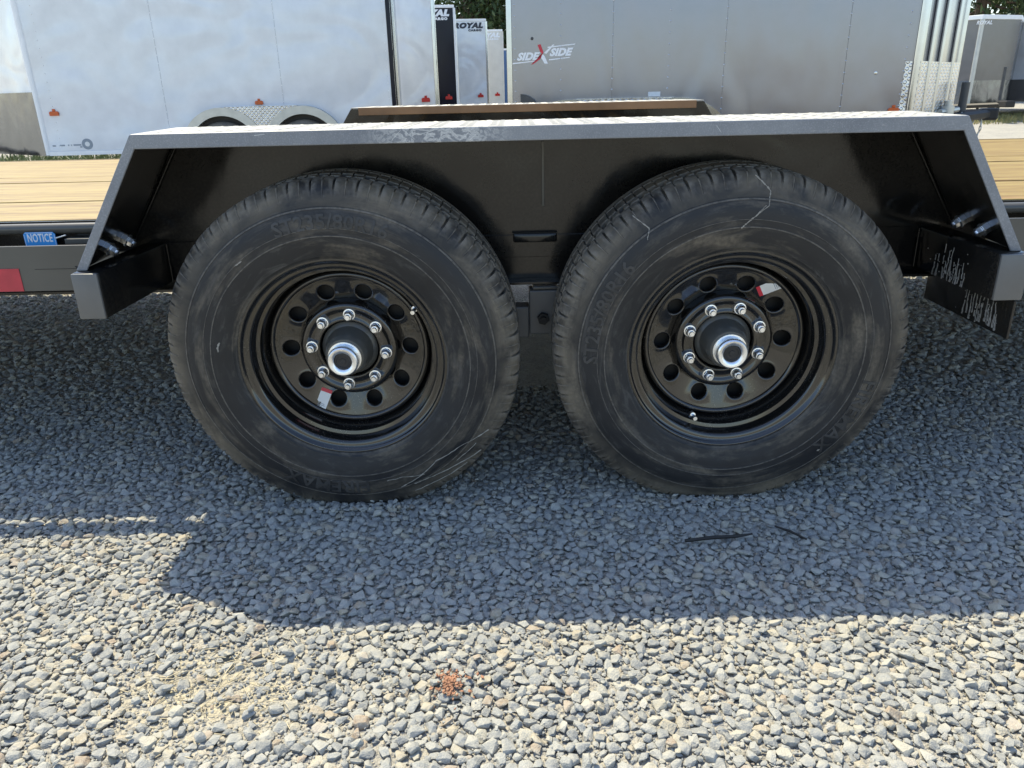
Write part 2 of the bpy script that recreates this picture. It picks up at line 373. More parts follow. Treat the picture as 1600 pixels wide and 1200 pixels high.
md = go.modifiers.new('scatter', 'NODES'); md.node_group = ng

# straw-like bits lying in the hollow
b_ = MB()
for _ in range(170):
    x, y = rng.normal(-.55, .085), rng.normal(-.575, .055); a = rng.uniform(0, 2*PI); L = rng.uniform(.003, .011); d = Vector((math.cos(a)*L, math.sin(a)*L, rng.normal(0, .0012)))
    p = Vector((x, y, rng.uniform(-.004, .004))); b_.tube([p-d, p+d], rng.uniform(.0004, .0009), 4)
so_ = b_.build('straw', simple('dry straw', (.46, .40, .27), .8, vary=.35, vscale=40), fix=False); so_['kind'] = 'stuff'; so_['label'] = 'pale straw bits scattered in the dusty hollow'

# grass patches
def grass(name, label, x0, x1, y0, y1, k, cols, h):
    g_ = np.random.default_rng(len(name)+k); b = MB()
    for _ in range(k):
        x, y = g_.uniform(x0, x1), g_.uniform(y0, y1); a = g_.uniform(0, 2*PI); w = g_.uniform(.006, .014); hh = h*g_.uniform(.4, 1.2); lx, ly = g_.normal(0, .45*hh, 2)
        dx, dy = math.cos(a)*w, math.sin(a)*w
        b.add([(x-dx, y-dy, -.015), (x+dx, y+dy, -.015), (x+lx*.4+dx*.7, y+ly*.4+dy*.7, hh*.6), (x+lx*.4-dx*.7, y+ly*.4-dy*.7, hh*.6), (x+lx, y+ly, hh)], [(0, 1, 2, 3), (3, 2, 4)])
    m = NT(label[:24]); m.set(color=m.ramp(m.noise(m.coord(), 3, 3), [(.35, cols[0]), (.65, cols[1])]), rough=.7)
    o = b.build(name, m.m, fix=False); o['kind'] = 'stuff'; o['label'] = label; return o

# ------------------------------------------------------------------ the flatbed trailer
FT = thing('flatbed_trailer', 'black flatbed trailer with pine plank deck and tandem wheels nearest the camera', 'trailer', (0.02, 1.25, 0))
XM, HALF = .0225, .4178          # centre between the axles, half the axle spacing
# --- fenders
def fender(Y, near):
    s = 1 if near else -1
    ys_ = lambda a, b: (min(Y(a), Y(b)), max(Y(a), Y(b)))
    xl, xr, zt, zl = -.766, .811, .832, .805
    b = MB(); y0, y1 = ys_(-.034, .262); b.prism([(xl, Y(-.034)), (xr, Y(-.034)), (xr+.036, Y(.262)), (xl-.036, Y(.262))], zt-.006, zt, 'z')
    fd = b.build('fender', M['plate'], FT, bevel=.0015)
    lug = MB()
    for i in range(52):
        for j in range(11):
            cx = xl+.016+i*.0298+(.0149 if j % 2 else 0); cy = -.022+j*.0265
            if cx > xr-.012: continue
            a = PI/4 if (i+j) % 2 else -PI/4
            ca, sa = math.cos(a), math.sin(a); L, W_ = .0125, .0042
            P = [(L, 0), (0, W_), (-L, 0), (0, -W_)]
            pts = [(cx+px*ca-py*sa, Y(cy+px*sa+py*ca), zt-.0005) for px, py in P]
            top = [(cx+.45*(px*ca-py*sa), Y(cy+.45*(px*sa+py*ca)), zt+.0012) for px, py in P]
            lug.add(pts+top, [(0, 1, 5, 4), (1, 2, 6, 5), (2, 3, 7, 6), (3, 0, 4, 7), (4, 5, 6, 7)])
    lo = lug.build('tread_plate_lugs', M['plate'], fd); lo['kind'] = 'stuff'
    b = MB(); y0, y1 = ys_(-.040, -.0342); b.box((xl, y0, zl), (xr, y1, zt-.0003)); b.build('lip', M['dusty'], fd, bevel=.0018)
    b = MB(); y0, y1 = ys_(.2622, .272); b.box((xl, y0, zt-.034), (xr, y1, zt-.0003)); b.build('lip', M['paint'] if near else M['lip_brown'], fd, bevel=.0015)
    # slanted ends: plate, folded lip, bolts, box tube
    for sx, xt, xb in ((-1, xl, -.925), (1, xr, .964)):
        fl = .032*sx; zb = .574; e = sx
        def P(x, y, z): return (x, Y(y), z)
        t = .006*e
        b = MB().hexa([P(xb-t, -.034, zb), P(xb, -.034, zb), P(xb+fl, .262, zb), P(xb+fl-t, .262, zb), P(xt-t, -.034, zt-.004), P(xt, -.034, zt-.004), P(xt+fl, .262, zt-.004), P(xt+fl-t, .262, zt-.004)])
        ep = b.build('end_plate', M['paint'], fd)
        wl = .021*e
        xo = xt+(xb-xt)*(zt-zl)/(zt-zb); e2 = .0008*e
        b = MB().hexa([P(xb-wl, -.0394, zb), P(xb+e2, -.0394, zb), P(xb+e2, -.0346, zb), P(xb-wl, -.0346, zb), P(xo-wl, -.0394, zl+.001), P(xt+e2, -.0394, zt-.001), P(xt+e2, -.0346, zt-.001), P(xo-wl, -.0346, zl+.001)])
        b.build('end_lip', M['dusty'], fd, bevel=.0015)
        # weld bead where the end plate meets the inner panel
        pts = [P(xt+fl-t*1.5+(xb-xt)*k, .258, zt-.01+(zb-zt+.01)*k) for k in np.linspace(0, 1, 24)]
        MB().tube(pts, [.0028+.001*random.random() for _ in pts], 6).build('weld_bead', M['paint'], fd, smooth=60)
        if near:
            sl_ = Vector((xb-xt, 0, zb-zt)).normalized(); nn = Vector((-e*abs(sl_.z), 0, -abs(sl_.x))).normalized()
            for yb in ((.055, .155) if sx < 0 else (.06, .17)):
                k = .875; base = Vector((xt+(xb-xt)*k+fl*(yb+.034)/.3-t, yb, zt+(zb-zt)*k))
                q = MB().tube([base-nn*.002, base+nn*.012, base+nn*.0125, base+nn*.03], [.0125, .0125, .006, .006], 6)
                q.tube([base+nn*.012, base+nn*.015], .0145, 14)
                q.tube([base+nn*.016, base+nn*.026], .0105, 6)
                q.build('bolt', M['zinc'], fd)
            x0, x1 = sorted((xb+.003*e, xb-.052*e)) if sx < 0 else (.912, .972)
            b = MB().box((x0, -.054, .478), (x1, .262, .5735)); b.build('support_tube', M['paint'], fd, bevel=.005, smooth=30)
            b = MB().box((x0+.001, -.062, .479), (x1-.001, -.0545, .5725)); b.build('tube_cap', M['capgrey'], fd, bevel=.003, smooth=30)
            b = MB().tube([(x0-.0015 if sx > 0 else x1+.0015, .259, z_) for z_ in np.linspace(.48, .57, 12)], [.0025+.0012*random.random() for _ in range(12)], 6)
            b.build('weld_bead', M['paint'], fd, smooth=60)
    # inner panel
    b = MB(); y0, y1 = ys_(.2622, .2685) if not near else (.2625, .2685)
    b.prism([(xl-.036, zt-.0065), (xr+.036, zt-.0065), (1.004, .5815), (-.968, .5815)], *ys_(.2625, .267)); pn = b.build('inner_panel', M['paint'], fd)
    if near:
        MB().box((.0215, .257, .640), (.0275, .2624, .785)).build('seam_bead', M['rail'], fd, bevel=.0015)  # lighter paint than the panel, a highlight put into the bead's colour
        MB().box((.0175, .2585, .640), (.032, .2622, .647)).build('seam_tab', M['paint'], fd)
    return fd
fd = fender(lambda y: y, True)
fender(lambda y: 2.50-y, False)
# scratches on the near fender's lip
for x, z, L, a in ((-.262, .822, .030, .9), (-.235, .818, .022, -.7), (-.205, .8235, .028, .25), (-.130, .817, .036, .75), (-.118, .813, .018, .7), (.345, .818, .016, -.9), (-.52, .826, .02, .1)):
    c_, s_ = math.cos(a)*L/2, math.sin(a)*L/2; z0, z1 = max(.807, z-s_) if s_ > 0 else min(.829, z-s_), min(.829, z+s_) if s_ > 0 else max(.807, z+s_); w = .0005
    MB().hexa([(x-c_, -.0402, z0-w), (x+c_, -.0402, z1-w), (x+c_, -.0399, z1-w), (x-c_, -.0399, z0-w), (x-c_, -.0402, z0+w), (x+c_, -.0402, z1+w*.4), (x+c_, -.0399, z1+w*.4), (x-c_, -.0399, z0+w)]).build('scratch', M['scratch'], fd)
# right-hand step bracket plate below the tube, with dried white drips
MB().box((.958, -.06, .397), (.963, .275, .4765)).build('bracket_plate', M['paint'], FT, bevel=.001)
dr = MB()
def streak(x, y, z1, z0, w0, w1):
    n_ = 12; P = []; yy = y
    for i in range(n_+1):
        k = i/n_; yy += random.gauss(0, .0009); w = (w0+(w1-w0)*k**1.5)*random.uniform(.55, 1.35)
        P.append((yy, z1+(z0-z1)*k, w))
    for (ya, za, wa), (yb, zb_, wb) in zip(P[:-1], P[1:]):
        if random.random() < .10: continue
        dr.hexa([(x-.0005, yb-wb, zb_), (x+.0004, yb-wb, zb_), (x+.0004, yb+wb, zb_), (x-.0005, yb+wb, zb_), (x-.0005, ya-wa, za), (x+.0004, ya-wa, za), (x+.0004, ya+wa, za), (x-.0005, ya+wa, za)])
for y, z1 in ((.172, .525), (.160, .53), (.155, .506), (.137, .556), (.128, .52), (.118, .545), (.110, .53), (.104, .554), (.092, .522), (.084, .518), (.078, .535), (.066, .516), (.058, .53), (.048, .510), (.122, .50), (.098, .503), (.072, .498)):
    streak(.9116, y, z1, .4795 if random.random() < .8 else .492, .0005, random.uniform(.0012, .0026))
for y, z1 in ((.105, .468), (.092, .470), (.082, .455), (.070, .472), (.060, .466), (.050, .46), (.044, .445), (.034, .474), (.024, .47), (.014, .45), (.004, .465), (-.006, .46), (-.014, .44), (.055, .44), (.012, .435)):
    streak(.9576, y, z1, .4+random.uniform(0, .012), .0006, random.uniform(.0015, .0042))
for k in range(40):
    up = random.random() < .5; y = random.gauss(.1, .04) if up else random.gauss(.045, .04); z = random.uniform(.485, .55) if up else random.uniform(.405, .47); q = random.uniform(.0004, .0011); x = .9116 if up else .9576
    dr.box((x-.0004, y-q, z-q), (x+.0004, y+q, z+q*1.5))
do = dr.build('dried_drips', M['drip'], FT); do['kind'] = 'stuff'; do['label'] = 'dried white drips run down the black step bracket'
# --- frame rails
for Y, near in ((lambda y: y, True), (lambda y: 2.50-y, False)):
    def bx(a, b): return MB().box((a[0], min(Y(a[1]), Y(b[1])), a[2]), (b[0], max(Y(a[1]), Y(b[1])), b[2]))
    bx((-3.3, .269, .468), (3.0, .276, .628)).build('frame_rail', M['paint'], FT)
    bx((-3.3, .225, .462), (3.0, .2685, .469)).build('rail_flange', M['paint'], FT, bevel=.001)
    if near:
        # curved flange band seen between the tyres
        bx((-.9, .2655, .520), (.9, .2688, .5735)).build('rail_web_strip', M['paint'], FT, bevel=.001)
    for x0, x1 in ((-3.3, -.985), (1.0, 3.0)):
        MB().tube([(x0, Y(.262), .6125), (x1, Y(.262), .6125)], .0125, 14).build('edge_tube', M['rail'], FT, smooth=40)
    MB().prism([(-3.3, .485), (-.9255, .485), (-.9255, .5732), (-.956, .5732), (-.956, .589), (-3.3, .589)], *sorted((Y(.166), Y(.1745)))).build('rub_rail', M['rail'], FT, bevel=.0012)
    bx((1.018, .166, .502), (3.0, .1745, .604)).build('rub_rail', M['rail'], FT, bevel=.0012)
    for x in (-2.9, -2.2, -1.5, -1.02, 1.5, 2.2, 2.9):
        bx((x-.02, .1747, .495), (x+.02, .2685, .580)).build('stake_bracket', M['paint'], FT)
    if near:
        MB().box((-1.55, .1645, .486), (-1.176, .1657, .5385)).build('reflective_tape', M['redtape'], FT)
        tp = MB().box((-1.14, .1653, .5355), (-.987, .1658, .5365)); tp.build('rail_seam', M['dark'], FT)
        t = MB().tube([(-1.045, .1645, .541), (-1.036, .163, .5345), (-1.015, .1632, .5335), (-.99, .164, .537)], .0012, 5); t.build('paint_run', M['dark'], FT)
# NOTICE sticker on the recessed web
nb = MB().prism([(-1.199, .560), (-1.124, .560), (-1.124, .602), (-1.129, .607), (-1.194, .607), (-1.199, .602)], .2470, .2484).build('notice_sticker', M['blue'], FT)
nm = text_mesh('NOTICE', .031, .0007, .05, .0006, 1.08)
nm.materials.append(M['print']); o = link('notice_lettering', nm, nb)
nm.transform(Matrix.Translation((-1.1615, .2466, .5925)) @ Matrix.Rotation(PI/2, 4, 'X') @ Matrix.Diagonal((.50, .86, 1, 1))); nm.transform(wm(nb).inverted())
fr = MB()
for a, b in (((-1.194, .6050), (-1.129, .6058)), ((-1.1975, .56), (-1.1967, .601)), ((-1.1263, .56), (-1.1255, .601))): fr.box((a[0], .2464, a[1]), (b[0], .2469, b[1]))
fr.build('sticker_border', M['print'], nb)
MB().tube([(-1.124, .247, .5925), (-1.11, .243, .596), (-1.095, .240, .600)], .0016, 5).build('loose_wire', M['sticker'], FT)
MB().box((-1.098, .235, .579), (-1.0, .262, .592)).build('wire_tray', M['rail'], FT, bevel=.002)
# --- deck planks
np_, y_ = 0, .288
while y_ < 2.20:
    w = .1755+random.uniform(-.002, .002)
    zj = random.uniform(-.0025, .0025)
    p = MB().box((-3.32, y_, .590+zj), (2.98, y_+w, .6275+zj)).build('plank', M['wood'], FT, bevel=.003)
    y_ += w+.0045
# --- under-body between the tyres
MB().box((-.047, .244, .5585), (.056, .2655, .580)).build('step_bracket', M['paint'], FT, bevel=.004, smooth=30)
MB().box((-.049, .2445, .5805), (.057, .2655, .5815)).build('bracket_lid', M['dark'], FT)
h = MB().box((-.012, .205, .345), (.064, .262, .452)).build('spring_hanger', M['capgrey'], FT, bevel=.003)  # lighter grey puts the sunlit gravel's reflection into the colour
MB().box((-.004, .21, .4525), (.056, .255, .4605)).build('hanger_shim', M['rail'], FT, bevel=.002)
q = MB().tube([(.021, .204, .386), (.021, .190, .386)], .0145, 6); q.tube([(.021, .19, .386), (.021, .181, .386)], .0075, 10)
q.build('hanger_nut', M['dark'], FT)
for x0, x1 in ((-.36, -.013), (.065, .40)):
    MB().box((x0, .208, .336), (x1, .256, .412)).build('leaf_spring', M['capgrey'], FT, bevel=.003)  # grey tone holds the gravel reflection, as on the hanger
for sx in (-1, 1):
    MB().tube([(sx*HALF, .17, .35), (sx*HALF, 2.33, .35)], .045, 16).build('axle', M['paint'], FT, smooth=50)
for x in (-2.7, -2.0, -1.3, 1.3, 2.0, 2.7):
    MB().box((x-.03, .277, .50), (x+.03, 2.223, .586)).build('cross_member', M['paint'], FT)

# --- wheels
CAMBER, ZC = .0483, .3577
tyre_prof = [(.222, .012), (.2225, .002), (.226, -.004), (.231, -.0065), (.2322, -.0078), (.236, -.0088), (.248, -.0138), (.262, -.0172), (.2735, -.019), (.2742, -.0200), (.2765, -.0200), (.2772, -.0191),
             (.2895, -.0197), (.2900, -.0203), (.2912, -.0203), (.2917, -.0197), (.305, -.0190), (.318, -.0160), (.3275, -.0118), (.3283, -.0128), (.3312, -.0112), (.3325, -.0088), (.340, -.0068),
             (.349, -.0035), (.359, .0015), (.3675, .0080), (.3735, .0155), (.3765, .0250), (.3768, .0480), (.3690, .0500), (.3690, .0560), (.3772, .0580), (.3765, .080), (.3685, .082), (.3685, .089), (.3768, .091), (.3772, .107),
             (.3772, .113), (.3768, .129), (.3685, .131), (.3685, .138), (.3765, .140), (.3755, .162), (.3665, .164), (.3665, .170), (.3745, .172), (.3715, .192), (.360, .208), (.335, .226), (.300, .238), (.26, .234), (.23, .222), (.222, .21)]
tyre_prof = [(q+.0045*min(1, max(0, (q-.335)/.03)), y) for q, y in tyre_prof]
side_prof = [(q, y) for q, y in tyre_prof[3:24]]
def side_y(rad):
    rs = [q for q, _ in side_prof]; return float(np.interp(rad, rs, [y for _, y in side_prof]))
def tyre_mesh():
    NB = 50; fr_ = [0, .020, .070, .120, .22, .36, .50, .515, .54, .57, .585, .72, .86]
    th = [(b_+q)*2*PI/NB for b_ in range(NB) for q in fr_]
    cut = {1: .85, 2: 1., 3: .25}
    vs = []; m = len(tyre_prof); K = len(fr_)
    for ti, t_ in enumerate(th):
        q = ti % K; b_ = ti//K
        for j, (rad, y) in enumerate(tyre_prof):
            d = 0.; dy = 0.
            if 23 <= j <= 29:                        # shoulder blocks: notch between blocks, fine V relief on each face
                c_ = cut.get(q, 0.)
                d += c_*(.0068 if j >= 26 else .0024 if j >= 25 else 0); dy += c_*(.0042 if 25 <= j <= 26 else .001 if j == 24 else 0)
                if j in (25, 26) and q in (5, 6): d += .0022; dy += .0012
                if j in (24, 25) and q in (4, 7, 10): dy += .0016
                if j in (27, 28) and q in (8,): d += .005
                if j == 29: d += c_*.001
            elif 31 <= j and .370 < rad and y < .165:       # inner ribs: sipes
                sh = (q+(3 if y < .085 else 7)) % K
                if sh in (2, 3): d += .0055
                if sh in (9,): d += .004
            rr_ = rad-d
            vs.append((rr_*math.cos(t_), y+dy, rr_*math.sin(t_)))
    n_ = len(th)
    fs = [(i*m+j, ((i+1) % n_)*m+j, ((i+1) % n_)*m+j+1, i*m+j+1) for i in range(n_) for j in range(m-1)]
    me = bpy.data.meshes.new('tyre'); me.from_pydata(vs, [], fs); me.update()
    bm = bmesh.new(); bm.from_mesh(me); bmesh.ops.recalc_face_normals(bm, faces=bm.faces); bm.to_mesh(me); bm.free()
    me.materials.append(M['rubber'])
    for p in me.polygons: p.use_smooth = True
    me.set_sharp_from_angle(angle=R(28)); return me
TYRE = tyre_mesh()
def arc_text(body, size, rad, centre, depth=.0022, bold=.0004, space=1.05):
    me = text_mesh(body, size, bold, 0, depth, space, 2)
    bm = bmesh.new(); bm.from_mesh(me)
    bmesh.ops.subdivide_edges(bm, edges=[e for e in bm.edges if e.calc_length() > .012], cuts=2)
    for v in bm.verts:
        x, y, z = v.co; a = centre-x/rad; q = rad+y
        v.co = (q*math.cos(a), side_y(q)-z, q*math.sin(a))
    bmesh.ops.recalc_face_normals(bm, faces=bm.faces)
    bm.to_mesh(me); bm.free(); return me
LETTER = [arc_text('ST235/80R16', .041, .3030, R(88), .0028, .0008), arc_text('FIREMAX', .047, .3035, R(-102), .0028, .0008)]
for me in LETTER: me.materials.append(M['letter'])
# steel wheel: barrel lathe + pierced disc
barrel = [(.2235, .011), (.2262, .0035), (.2245, -.0010), (.2215, -.0016), (.2188, .0004), (.2165, .0048), (.2152, .0066), (.2100, .0076), (.2045, .0090), (.2015, .0110), (.1998, .0160), (.1988, .0290), (.1970, .0362), (.1930, .0374), (.1892, .0386),
          (.1865, .0462), (.1845, .0560), (.1835, .0660), (.1815, .0740), (.1800, .085), (.1800, .125), (.19, .17), (.21, .2), (.225, .21)]
def barrel_mesh():
    b = MB().lathe(barrel, 96)
    return b
disc_prof_out = [(.1812, .0900), (.1800, .0770), (.1770, .0705), (.1725, .0680), (.1690, .0690), (.1660, .0735)]
boss_prof = [(.1135, .0900), (.1090, .0760), (.1050, .0695), (.0990, .0680), (.0930, .0690), (.0895, .0715), (.0850, .0728), (.0780, .0725), (.0735, .0708), (.0700, .0690), (.0672, .0700), (.0660, .0735), (.0655, .084)]
CONE = .30
def disc_y(q): return .0752+CONE*max(0, .1672-q)
def pierced_disc():
    # ten sectors, each a ring of quads between a hand hole and the sector's edge
    r0, r1, rc, hr, half = .1085, .1680, .1345, .0176, PI/10
    bd = []
    for k in range(8): bd.append((-half+2*half*k/8, r1))
    for k in range(5): bd.append((half, r1+(r0-r1)*k/5))
    for k in range(8): bd.append((half-2*half*k/8, r0))
    for k in range(5): bd.append((-half, r0+(r1-r0)*k/5))
    n = len(bd); bm = bmesh.new()
    for sct in range(10):
        a0 = sct*PI/5; rows = []
        for (t_, q) in bd:
            p = (q*math.cos(t_), q*math.sin(t_)); ang = math.atan2(p[1], p[0]-rc)
            col = []
            for k, (hh, dy) in enumerate(((hr-.0012, .010), (hr-.0008, .0030), (hr, .0012), (hr+.0012, .0002), (hr+.0026, -.0006), (hr+.0045, 0))):
                x, z = rc+hh*math.cos(ang), hh*math.sin(ang); col.append((x, z, dy))
            x, z = rc+(hr+.0045)*math.cos(ang), (hr+.0045)*math.sin(ang)
            col.append(((x+p[0])/2, (z+p[1])/2, 0)); col.append((p[0], p[1], 0)); rows.append(col)
        vs = [[bm.verts.new((x*math.cos(a0)-z*math.sin(a0), disc_y(math.hypot(x, z))+dy, x*math.sin(a0)+z*math.cos(a0))) for x, z, dy in col] for col in rows]
        for i in range(n):
            for k in range(7): bm.faces.new((vs[i][k], vs[(i+1) % n][k], vs[(i+1) % n][k+1], vs[i][k+1]))
    bmesh.ops.remove_doubles(bm, verts=bm.verts[:], dist=1e-5)
    me = bpy.data.meshes.new('disc'); bm.to_mesh(me); bm.free(); return me
def rim_mesh():
    b = barrel_mesh(); b.lathe(disc_prof_out, 96); b.lathe(boss_prof, 72)
    me = bpy.data.meshes.new('rim'); me.from_pydata(b.v, [], b.f); bm = bmesh.new(); bm.from_mesh(me)
    pd = pierced_disc(); bm.from_mesh(pd)
    # raised collar round every hand hole
    bmesh.ops.recalc_face_normals(bm, faces=bm.faces); bm.to_mesh(me); bm.free(); me.materials.clear(); me.materials.append(M['wheel'])
    for p in me.polygons: p.use_smooth = True; p.material_index = 0
    me.set_sharp_from_angle(angle=R(50)); return me
RIM = rim_mesh()
def mesh_of(b, name, mat, smooth=0):
    o = b.build(name, mat, None, smooth); me = o.data; COL.objects.unlink(o); bpy.data.objects.remove(o); return me
nut = MB().lathe([(.0001, .044), (.0052, .0440), (.0060, .0452), (.0060, .050), (.0078, .0502), (.0088, .0515)], 14)
hx = [(.0108*math.cos(PI/3*k), .0108*math.sin(PI/3*k)) for k in range(6)]; hs = [(.0090*math.cos(PI/3*k), .0090*math.sin(PI/3*k)) for k in range(6)]
nut.add([(a, .0512, c) for a, c in hs]+[(a, .0535, c) for a, c in hx]+[(a, .066, c) for a, c in hx], [tuple(range(6))]+[(i, (i+1) % 6, 6+(i+1) % 6, 6+i) for i in range(6)]+[(6+i, 6+(i+1) % 6, 12+(i+1) % 6, 12+i) for i in range(6)])
nut.lathe([(.0108, .0655), (.0132, .0660), (.0135, .0695), (.0125, .0735)], 18)
NUT = mesh_of(nut, 'lug_nut', M['zinc'], 35)
hub = MB().lathe([(.0001, .020), (.030, .020), (.0405, .022), (.0445, .027), (.0465, .040), (.0490, .060), (.0530, .074), (.062, .080), (.0645, .100)], 56)
HUB = mesh_of(hub, 'hub', M['rail'], 40)
cap = MB().lathe([(.0365, .0225), (.0365, .0165), (.0335, .0160), (.0325, .004), (.0335, .0015), (.0338, -.0030), (.0328, -.0065), (.0300, -.0085), (.0262, -.0082), (.0215, -.0068), (.0192, -.0045), (.0186, .0010)], 56)
CAP = mesh_of(cap, 'hub_cap', M['zinc'], 40)
plug = MB().lathe([(.0188, -.0005), (.0178, -.0026), (.0145, -.0030), (.0135, -.0016), (.0070, -.0016), (.0060, -.0032), (.0001, -.0036)], 40)
PLUG = mesh_of(plug, 'cap_plug', M['plug'], 40)
drum = MB().lathe([(.0001, .120), (.168, .120), (.172, .126), (.172, .19), (.05, .20)], 56)
DRUM = mesh_of(drum, 'brake_drum', M['dark'], 40)
valve = MB().tube([(0, .066, 0), (0, .052, 0), (0, .0515, 0), (0, .040, 0), (0, .0395, 0), (0, .030, 0)], [.0068, .0068, .0042, .0042, .0050, .0046], 12)
VALVE = mesh_of(valve, 'valve_stem', M['zinc'], 40)
def scuff(pts, w=.0009):
    # pale scratch lying on the rubber; pts are (radius, angle)
    b = MB(); P = []
    for (r0, a0), (r1, a1) in zip(pts[:-1], pts[1:]):
        for k in range(8):
            t_ = k/8; q = r0+(r1-r0)*t_; a = R(a0+(a1-a0)*t_)+random.gauss(0, .0006); q += random.gauss(0, .0004)
            yv = float(np.interp(q, [z for z, _ in tyre_prof[3:29]], [z for _, z in tyre_prof[3:29]]))
            P.append(Vector((q*math.cos(a), yv-.0006, q*math.sin(a))))
    for i in range(len(P)-1):
        ww = w*random.uniform(.4, 1.3); d = (P[i+1]-P[i]).normalized(); n_ = d.cross(Vector((0, 1, 0)))*ww
        b.add([P[i]-n_, P[i]+n_, P[i+1]+n_, P[i+1]-n_, P[i]-n_+Vector((0, .0012, 0)), P[i]+n_+Vector((0, .0012, 0)), P[i+1]+n_+Vector((0, .0012, 0)), P[i+1]-n_+Vector((0, .0012, 0))],
              [(0, 1, 2, 3), (0, 4, 5, 1), (1, 5, 6, 2), (2, 6, 7, 3), (3, 7, 4, 0)])
    return b
def wheel(sx, spin, hole, lug, valve_a, stick_a, stick_r, stick_rot, scuffs, label):
    w = link('wheel', RIM, FT, False, (sx*HALF-FT.location.x, -FT.location.y, ZC), (CAMBER, 0, 0))
    w['label'] = label
    # the disc's hand holes sit at multiples of 36 degrees
    link('tyre', TYRE, w, rot=(0, R(-spin), 0)); [link('sidewall_lettering', q, w, rot=(0, R(-spin), 0)) for q in LETTER]
    for k in range(8):
        a = R(lug+45*k); link('lug_nut', NUT, w, loc=(.0826*math.cos(a), 0, .0826*math.sin(a)), rot=(0, random.uniform(0, 1), 0))
    link('hub', HUB, w); link('hub_cap', CAP, w); link('cap_plug', PLUG, w); link('brake_drum', DRUM, w)
    a = R(valve_a); link('valve_stem', VALVE, w, loc=(.1775*math.cos(a), 0, .1775*math.sin(a)), rot=(.10*math.sin(a), 0, -.10*math.cos(a)))
    # paper sticker on the disc (its code pattern is left out): white with a red band and a few lines of fine print
    st = MB(); L, W_ = .024, .0125
    T_ = Matrix.Translation((stick_r*math.cos(R(stick_a)), 0, stick_r*math.sin(R(stick_a)))) @ Matrix.Rotation(R(-stick_rot), 4, 'Y')
    def q_(x0, z0, x1, z1, y0, y1):
        b = MB().box((x0, y0, z0), (x1, y1, z1)); vv = [T_ @ Vector(v) for v in b.v]
        for v in vv: v.y += CONE*max(0, .1672-math.hypot(v.x, v.z))+.0008
        return MB().add(vv, b.f)
    s_ = q_(-W_, -L, W_, L-.008, .0735, .0748).build('wheel_sticker', M['sticker'], w, world=False)
    q_(-W_, L-.0079, W_, L, .0735, .0748).build('sticker_band', M['red'], w, world=False)
    ln = MB()
    for k, (a0, a1) in enumerate(((-.009, .006), (-.009, .008), (-.009, .002))):
        b = q_(a0, -.012-.0035*k, a1, -.0108-.0035*k, .0733, .0735); ln.add(b.v, b.f)
    ln.build('sticker_print', M['greyink'], w, world=False)
    if scuffs:
        for p_, ww in scuffs: scuff(p_, ww).build('scuff', M['tan'], w, world=False)
    return w
wheel(-1, 0, 3, 39, 32, 239, .147, -24,
      [([(.352, 331), (.318, 320), (.304, 308), (.318, 297), (.328, 287)], .0011), ([(.366, 322), (.345, 311), (.334, 300), (.33, 293)], .0010), ([(.362, 315), (.352, 300), (.352, 291)], .0008), ([(.345, 324), (.337, 312)], .0007), ([(.318, 300), (.300, 291), (.298, 283)], .0007), ([(.29, 131), (.288, 127)], .0012), ([(.258, 168), (.262, 171), (.26, 173)], .0018)],
      'left wheel with sticker low on the disc')
wheel(1, 72, 0, 25, 251, 53, .150, 118,
      [([(.372, 88), (.345, 83), (.318, 83), (.285, 90), (.272, 93)], .0013), ([(.372, 127), (.335, 125), (.318, 128)], .0010), ([(.318, 84), (.30, 87)], .0008), ([(.312, 312), (.316, 314)], .002)],
      'right wheel with sticker high on the disc')

# ------------------------------------------------------------------ enclosed cargo trailers
def local_text(body, size, x, z, mat, parent, name, y=-.0062, bold=0, shear=0, sx=1., tilt=0., space=1.):
    me = text_mesh(body, size, bold, shear, .0012, space); me.materials.append(mat)
    me.transform(Matrix.Translation((x, y, z)) @ Matrix.Rotation(PI/2, 4, 'X') @ Matrix.Rotation(tilt, 4, 'Z') @ Matrix.Diagonal((sx, 1, 1, 1)))
    return link(name, me, parent)
def marker(parent, x, z, mat, k=1., y=-.004):
    b = MB().prism([(x-.045*k, z-.022*k), (x+.045*k, z-.022*k), (x+.045*k, z+.010*k), (x+.034*k, z+.020*k), (x-.034*k, z+.020*k), (x-.045*k, z+.010*k)], y-.02, y)
    b.box((x-.014*k, y-.012, z+.020*k), (x+.014*k, y, z+.042*k))
    return b.build('marker_light', mat, parent, world=False, bevel=.003)
